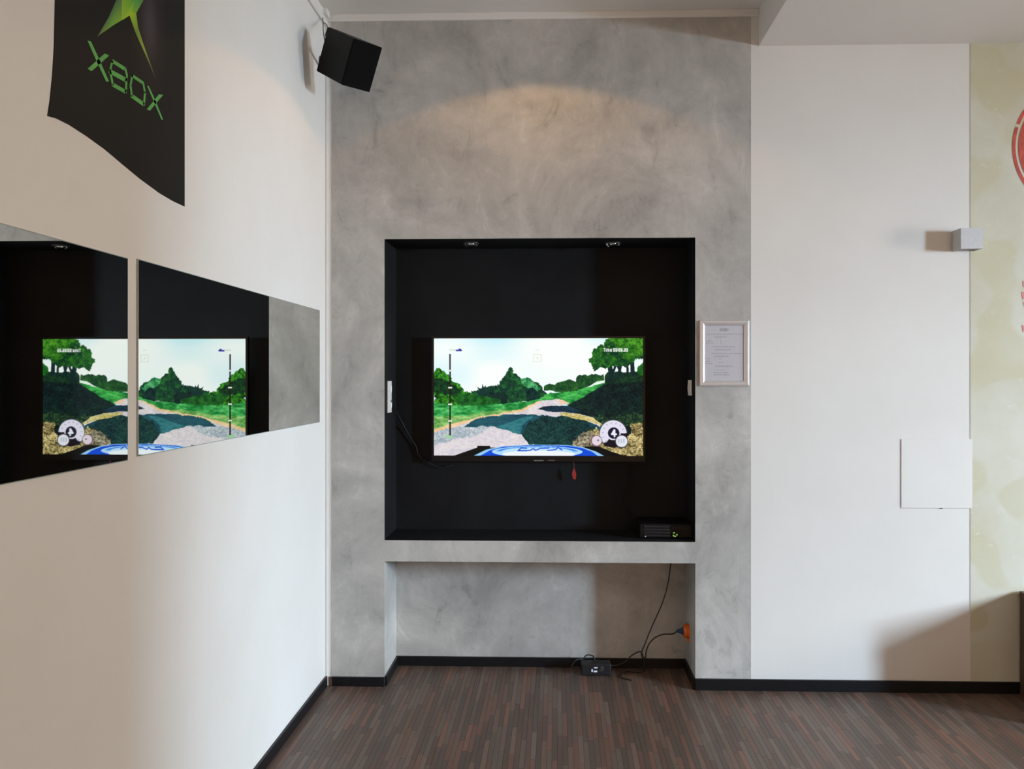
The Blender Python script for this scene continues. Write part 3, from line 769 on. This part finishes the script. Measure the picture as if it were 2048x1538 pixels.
# ------------------------------------------------------------------ wall sockets on the niche sides
def side_plate(name, label, x, sgn, y0, y1, z0, z1, n_):
    t = thing(name, label, 'socket', (x, (y0 + y1) / 2, z0))
    xs_ = (x, x + sgn * 0.008); bobj('cover_frame', 'white_plastic', (min(xs_), max(xs_), y0, y1, z0, z1), t, 0.002)
    hz = (z1 - z0) / n_
    for k in range(n_):
        bm = new_bm()
        lathe(bm, (x + sgn * 0.008, (y0 + y1) / 2, z0 + hz * (k + .5)), (sgn, 0, 0), [(0, 0.030), (0.0035, 0.030), (0.0035, 0.024), (0.001, 0.022), (0.001, 0.001)], 20)
        obj('outlet', bm, 'white_plastic', t)
pa, pb = P(774, 762, 0, NX0 + t_), P(783, 825, 0, NX0 + t_)
side_plate('wall_socket', 'white double wall socket on the left side of the black niche', NX0 + t_, 1, max(pa.y, 0.02), max(pa.y, 0.02) + 0.082, P(778, 825, 0, NX0 + t_).z, P(778, 762, 0, NX0 + t_).z, 2)
side_plate('wall_socket', 'white single wall socket on the right side of the black niche', NX1 - t_, -1, 0.10, 0.18, P(1381, 791, 0, NX1 - t_).z, P(1381, 760, 0, NX1 - t_).z, 1)

# ------------------------------------------------------------------ niche spotlights
for px, lab in ((942, 'small chrome recessed spotlight in the niche top, left one'), (1226, 'small chrome recessed spotlight in the niche top, right one')):
    c = P(px, 486, 2, NZT - t_)
    t = thing('niche_spotlight', lab, 'spotlight', c, 'spotlights in the niche top')
    bm = new_bm(); lathe(bm, c, (0, 0, -1), [(0, 0.042), (0.003, 0.042), (0.0045, 0.038), (0.004, 0.030), (0.001, 0.027)], 32)
    obj('trim_ring', bm, 'steel_dark', t, smooth=True)
    bm = new_bm(); lathe(bm, c + Vector((0, 0, -0.001)), (0, 0, -1), [(0, 0.024), (0.009, 0.022), (0.014, 0.013), (0.012, 0.004)], 24)
    obj('bulb_reflector', bm, 'chrome', t, smooth=True)
    for s in (-1, 1):
        bm = new_bm(); tube(bm, [c + Vector((s * 0.028, 0, -0.002)), c + Vector((s * 0.031, 0.004, -0.012)), c + Vector((s * 0.020, 0.0, -0.016))], 0.0025, 6, 3)
        obj('spring_clip', bm, 'chrome', t)

# ------------------------------------------------------------------ game console on the ledge
gx0, gx1, gy0, gy1 = P(1280, 1078, 1, 0.06).x, NX1 - t_ - 0.002, 0.06, 0.285
gz0 = LT + 0.002
gc_ = thing('game_console', 'black game console lying on the niche ledge, green light lit', 'game console', ((gx0 + gx1) / 2, (gy0 + gy1) / 2, gz0))
bm = new_bm(); box(bm, gx0, gx1, gy0 + 0.004, gy1, gz0 + 0.004, gz0 + 0.074, bev=0.005); 
for sx in (gx0 + 0.03, gx1 - 0.03):
    for sy in (gy0 + 0.03, gy1 - 0.03): lathe(bm, (sx, sy, gz0), (0, 0, 1), [(0, 0.009), (0.005, 0.009)], 12)
obj('casing', bm, 'black_plastic', gc_)
bm = new_bm()
for k in range(4): box(bm, gx0 + 0.02, gx0 + 0.150, gy0 - 0.0005, gy0 + 0.006, gz0 + 0.013 + k * 0.015, gz0 + 0.022 + k * 0.015, bev=0.001)
obj('vent_slats', bm, 'dark_grey_plastic', gc_)
bobj('disc_tray', 'gloss_black', (gx0 + 0.155, gx1 - 0.012, gy0 - 0.001, gy0 + 0.006, gz0 + 0.046, gz0 + 0.066), gc_, 0.001)
lc_ = P(1350, 1069, 1, gy0 - 0.002)
bm = new_bm(); lathe(bm, (lc_.x, gy0 + 0.005, lc_.z), (0, -1, 0), [(0, 0.017), (0.005, 0.017), (0.006, 0.014), (0.006, 0.001)], 24); obj('power_button', bm, 'gloss_black', gc_)
bm = new_bm()
for a0 in (200, 330, 100, 255):
    for s in range(4):
        t0, t1 = math.radians(a0 + s * 11), math.radians(a0 + s * 11 + 11)
        vs = [bm.verts.new((lc_.x + r * math.cos(t), gy0 - 0.0015, lc_.z + r * math.sin(t))) for r, t in ((0.0065, t0), (0.0125, t0), (0.0125, t1), (0.0065, t1))]; bm.faces.new(vs)
o = obj('light_ring', bm, 'green_led', gc_); o['label'] = 'glowing green light ring'
pd = P(1291, 1073, 1, gy0)
bm = new_bm(); lathe(bm, (pd.x, gy0 + 0.004, pd.z), (0, -1, 0), [(0, 0.0035), (0.005, 0.0035), (0.006, 0.002)], 12); obj('eject_button', bm, 'white_led', gc_)

# cables in the upper niche
sc_ = new_bm()
tube(sc_, [P(785, 800, 1, 0.10), P(790, 818, 1, 0.20), P(803, 843, 1, 0.27), P(820, 874, 1, 0.285), P(832, 893, 1, 0.285), P(838, 912, 1, 0.285), P(855, 924, 1, 0.28), P(880, 935, 1, 0.285), P(905, 930, 1, 0.285)], 0.0035, 8, 6)
tag(obj('television_cable', sc_, 'dark_grey_plastic', smooth=True), 'thin dark cable drooping from the left socket towards the television', 'cable')
sc_ = new_bm()
tube(sc_, [P(1262, 930, 1, 0.28), P(1258, 965, 1, 0.285), P(1250, 995, 1, 0.28), P(1252, 1015, 1, 0.27), P(1262, 1030, 1, 0.29), P(1255, 1050, 1, 0.285), P(1272, 1062, 1, 0.29), P(1290, 1062, 1, 0.29)], 0.003, 8, 6)
tag(obj('video_cable', sc_, 'black_plastic', smooth=True), 'black cable running down the niche back to the game console', 'cable')

# ------------------------------------------------------------------ orange socket with plug, cables, power brick
oc = P(1378, 1266, 0, NX1 - t_)
oy = min(max(oc.y, 0.06), 0.2)
oz = P(1380, 1266, 0, NX1 - t_).z
ox = NX1 - t_
os_ = thing('power_socket', 'round orange power socket on the inner side of the lower niche', 'socket', (ox, oy, oz))
bm = new_bm(); lathe(bm, (ox, oy, oz), (-1, 0, 0), [(0, 0.036), (0.020, 0.036), (0.028, 0.033), (0.030, 0.028), (0.030, 0.002)], 28); obj('socket_body', bm, 'orange_plastic', os_, smooth=False)
bobj('cover_flap', 'orange_plastic', (ox - 0.012, ox, oy - 0.02, oy + 0.02, oz - 0.052, oz - 0.034), os_, 0.002)
pl_ = thing('power_plug', 'dark blue plug pushed into the orange socket', 'plug', (ox - 0.031, oy, oz))
bm = new_bm(); lathe(bm, (ox - 0.0305, oy, oz), (-1, 0, 0), [(0, 0.019), (0.006, 0.019), (0.010, 0.014), (0.024, 0.010), (0.034, 0.006)], 20); obj('plug_body', bm, 'blue_plastic', pl_)
bm = new_bm()
ze = ox - 0.06
tube(bm, [(ze, oy, oz), P(1345, 1268, 1, 0.13), P(1325, 1269, 1, 0.14), P(1308, 1277, 1, 0.15), P(1297, 1290, 1, 0.17), P(1292, 1305, 1, 0.18), P(1291, 1316, 1, 0.18), P(1286, 1312, 1, 0.19), P(1283, 1304, 1, 0.19), P(1276, 1304, 1, 0.2), P(1262, 1312, 1, 0.22), P(1250, 1324, 1, 0.23), P(1235, 1330, 1, 0.235), P(1215, 1332, 1, 0.225)], 0.0035, 8, 6)
obj('cord', bm, 'cable_black', pl_, smooth=True)
bm = new_bm()
tube(bm, [P(1342, 1108, 1, 0.24), P(1341, 1132, 1, 0.24), P(1334, 1175, 1, 0.235), P(1323, 1210, 1, 0.23), P(1303, 1255, 1, 0.22), P(1291, 1285, 1, 0.21), P(1283, 1306, 1, 0.205), P(1284, 1314, 1, 0.2), P(1288, 1320, 1, 0.2), P(1288, 1338, 1, 0.2)] + [Vector((P(1288, 1338, 1, 0.2).x - 0.02, 0.21, 0.006)), Vector((0.36, 0.22, 0.005)), Vector((0.33, 0.14, 0.005)), Vector((0.38, 0.10, 0.005))], 0.0033, 8, 6)
tag(obj('hanging_cable', bm, 'cable_black', smooth=True), 'long black cable hanging from under the ledge to the floor', 'cable')
bx0, bx1 = P(1162, 1350, 1, 0.17).x, P(1222, 1350, 1, 0.17).x
pbk = thing('power_brick', 'black power supply brick with white label on the niche floor', 'power supply', ((bx0 + bx1) / 2, 0.2, 0))
bm = new_bm()
Rz = Matrix.Translation(((bx0 + bx1) / 2, 0.2, 0)) @ Matrix.Rotation(0.05, 4, 'Z')
hw = (bx1 - bx0) / 2
box(bm, -hw, hw, -0.035, 0.035, 0.002, 0.062, bev=0.006)
for v in bm.verts: v.co = Rz @ v.co
obj('housing', bm, 'dark_grey_plastic', pbk)
bm = new_bm()
for (x0, x1, z0, z1) in ((-0.012, 0.006, 0.040, 0.047), (-0.014, 0.004, 0.020, 0.029), (-0.026, -0.018, 0.022, 0.036)):
    vs = [bm.verts.new(Rz @ Vector(p)) for p in ((x0, -0.0356, z0), (x1, -0.0356, z0), (x1, -0.0356, z1), (x0, -0.0356, z1))]; bm.faces.new(vs)
obj('rating_label', bm, 'label_white', pbk)
bm = new_bm()
for (x0, x1, z0, z1) in ((0.022, 0.040, 0.034, 0.050), (0.016, 0.036, 0.026, 0.032)):
    vs = [bm.verts.new(Rz @ Vector(p)) for p in ((x0, -0.0356, z0), (x1, -0.0356, z0), (x1, -0.0356, z1), (x0, -0.0356, z1))]; bm.faces.new(vs)
obj('grey_print', bm, 'steel_dark', pbk)
bm = new_bm()
tube(bm, [Vector((bx0 + 0.005, 0.2, 0.03)), P(1148, 1335, 1, 0.19), P(1143, 1334, 1, 0.2), P(1150, 1322, 1, 0.21), P(1158, 1318, 1, 0.22), P(1166, 1318, 1, 0.23), P(1172, 1311, 1, 0.235), P(1179, 1310, 1, 0.235), P(1187, 1313, 1, 0.23), P(1191, 1322, 1, 0.225), P(1200, 1330, 1, 0.235)], 0.0032, 8, 6)
obj('cord', bm, 'cable_black', pbk, smooth=True)

# dust specks on the skirting
# ------------------------------------------------------------------ wooden bench cut by the right edge
be = thing('wooden_bench', 'dark brown wooden bench end at the right edge against the green wall', 'bench', (2.9, -0.25, 0))
bz_ = P(2038, 1182, 1, -0.02).z; bxx = P(2039, 1182, 1, -0.02).x
bobj('seat_board', 'brown_wood', (bxx, 3.75, -0.52, -0.018, bz_ - 0.035, bz_), be, 0.003)
bobj('end_panel', 'brown_wood', (bxx + 0.004, bxx + 0.03, -0.50, -0.018, 0, bz_ - 0.035), be)
bobj('end_panel', 'brown_wood', (3.70, 3.73, -0.50, -0.018, 0, bz_ - 0.035), be)
bobj('front_rail', 'brown_wood', (bxx + 0.03, 3.70, -0.49, -0.47, 0.08, bz_ - 0.035), be)
bobj('back_panel', 'brown_wood', (bxx + 0.03, 3.70, -0.04, -0.02, 0.02, bz_ - 0.035), be)

# downlights above the frame: first one throws the arc, others added as fill
DL = ('throwing a warm arc onto the grey plaster', 'added as fill in the lowered ceiling nearest the green wall covering', 'added as fill in the lowered ceiling nearest the right-hand openings', 'added as fill in the rear of the lowered ceiling beside the added partition', 'added as fill in the rear of the lowered ceiling towards the narrow window', 'added as fill in the high ceiling above the viewer', 'added as fill in the high ceiling nearest the added rear opening')
for i, (x, y) in enumerate(((-0.08, -0.66), (2.6, -1.8), (4.4, -2.2), (2.3, -4.6), (5.0, -4.6), (-0.1, -3.2), (-0.1, -5.2))):
    z = ZC if x < 1 else ZL
    t = thing('ceiling_downlight', 'round ceiling downlight ' + DL[i], 'ceiling light', (x, y, z), 'recessed ceiling downlights')
    bm = new_bm(); lathe(bm, (x, y, z), (0, 0, -1), [(0, 0.055), (0.006, 0.055), (0.008, 0.05), (0.003, 0.036)], 24, cap=True); obj('trim_ring', bm, 'white_plastic', t)
    bm = new_bm(); lathe(bm, (x, y, z - 0.004), (0, 0, -1), [(0, 0.03), (0.004, 0.028), (0.005, 0.02)], 20); obj('bulb', bm, 'lamp_glow', t)
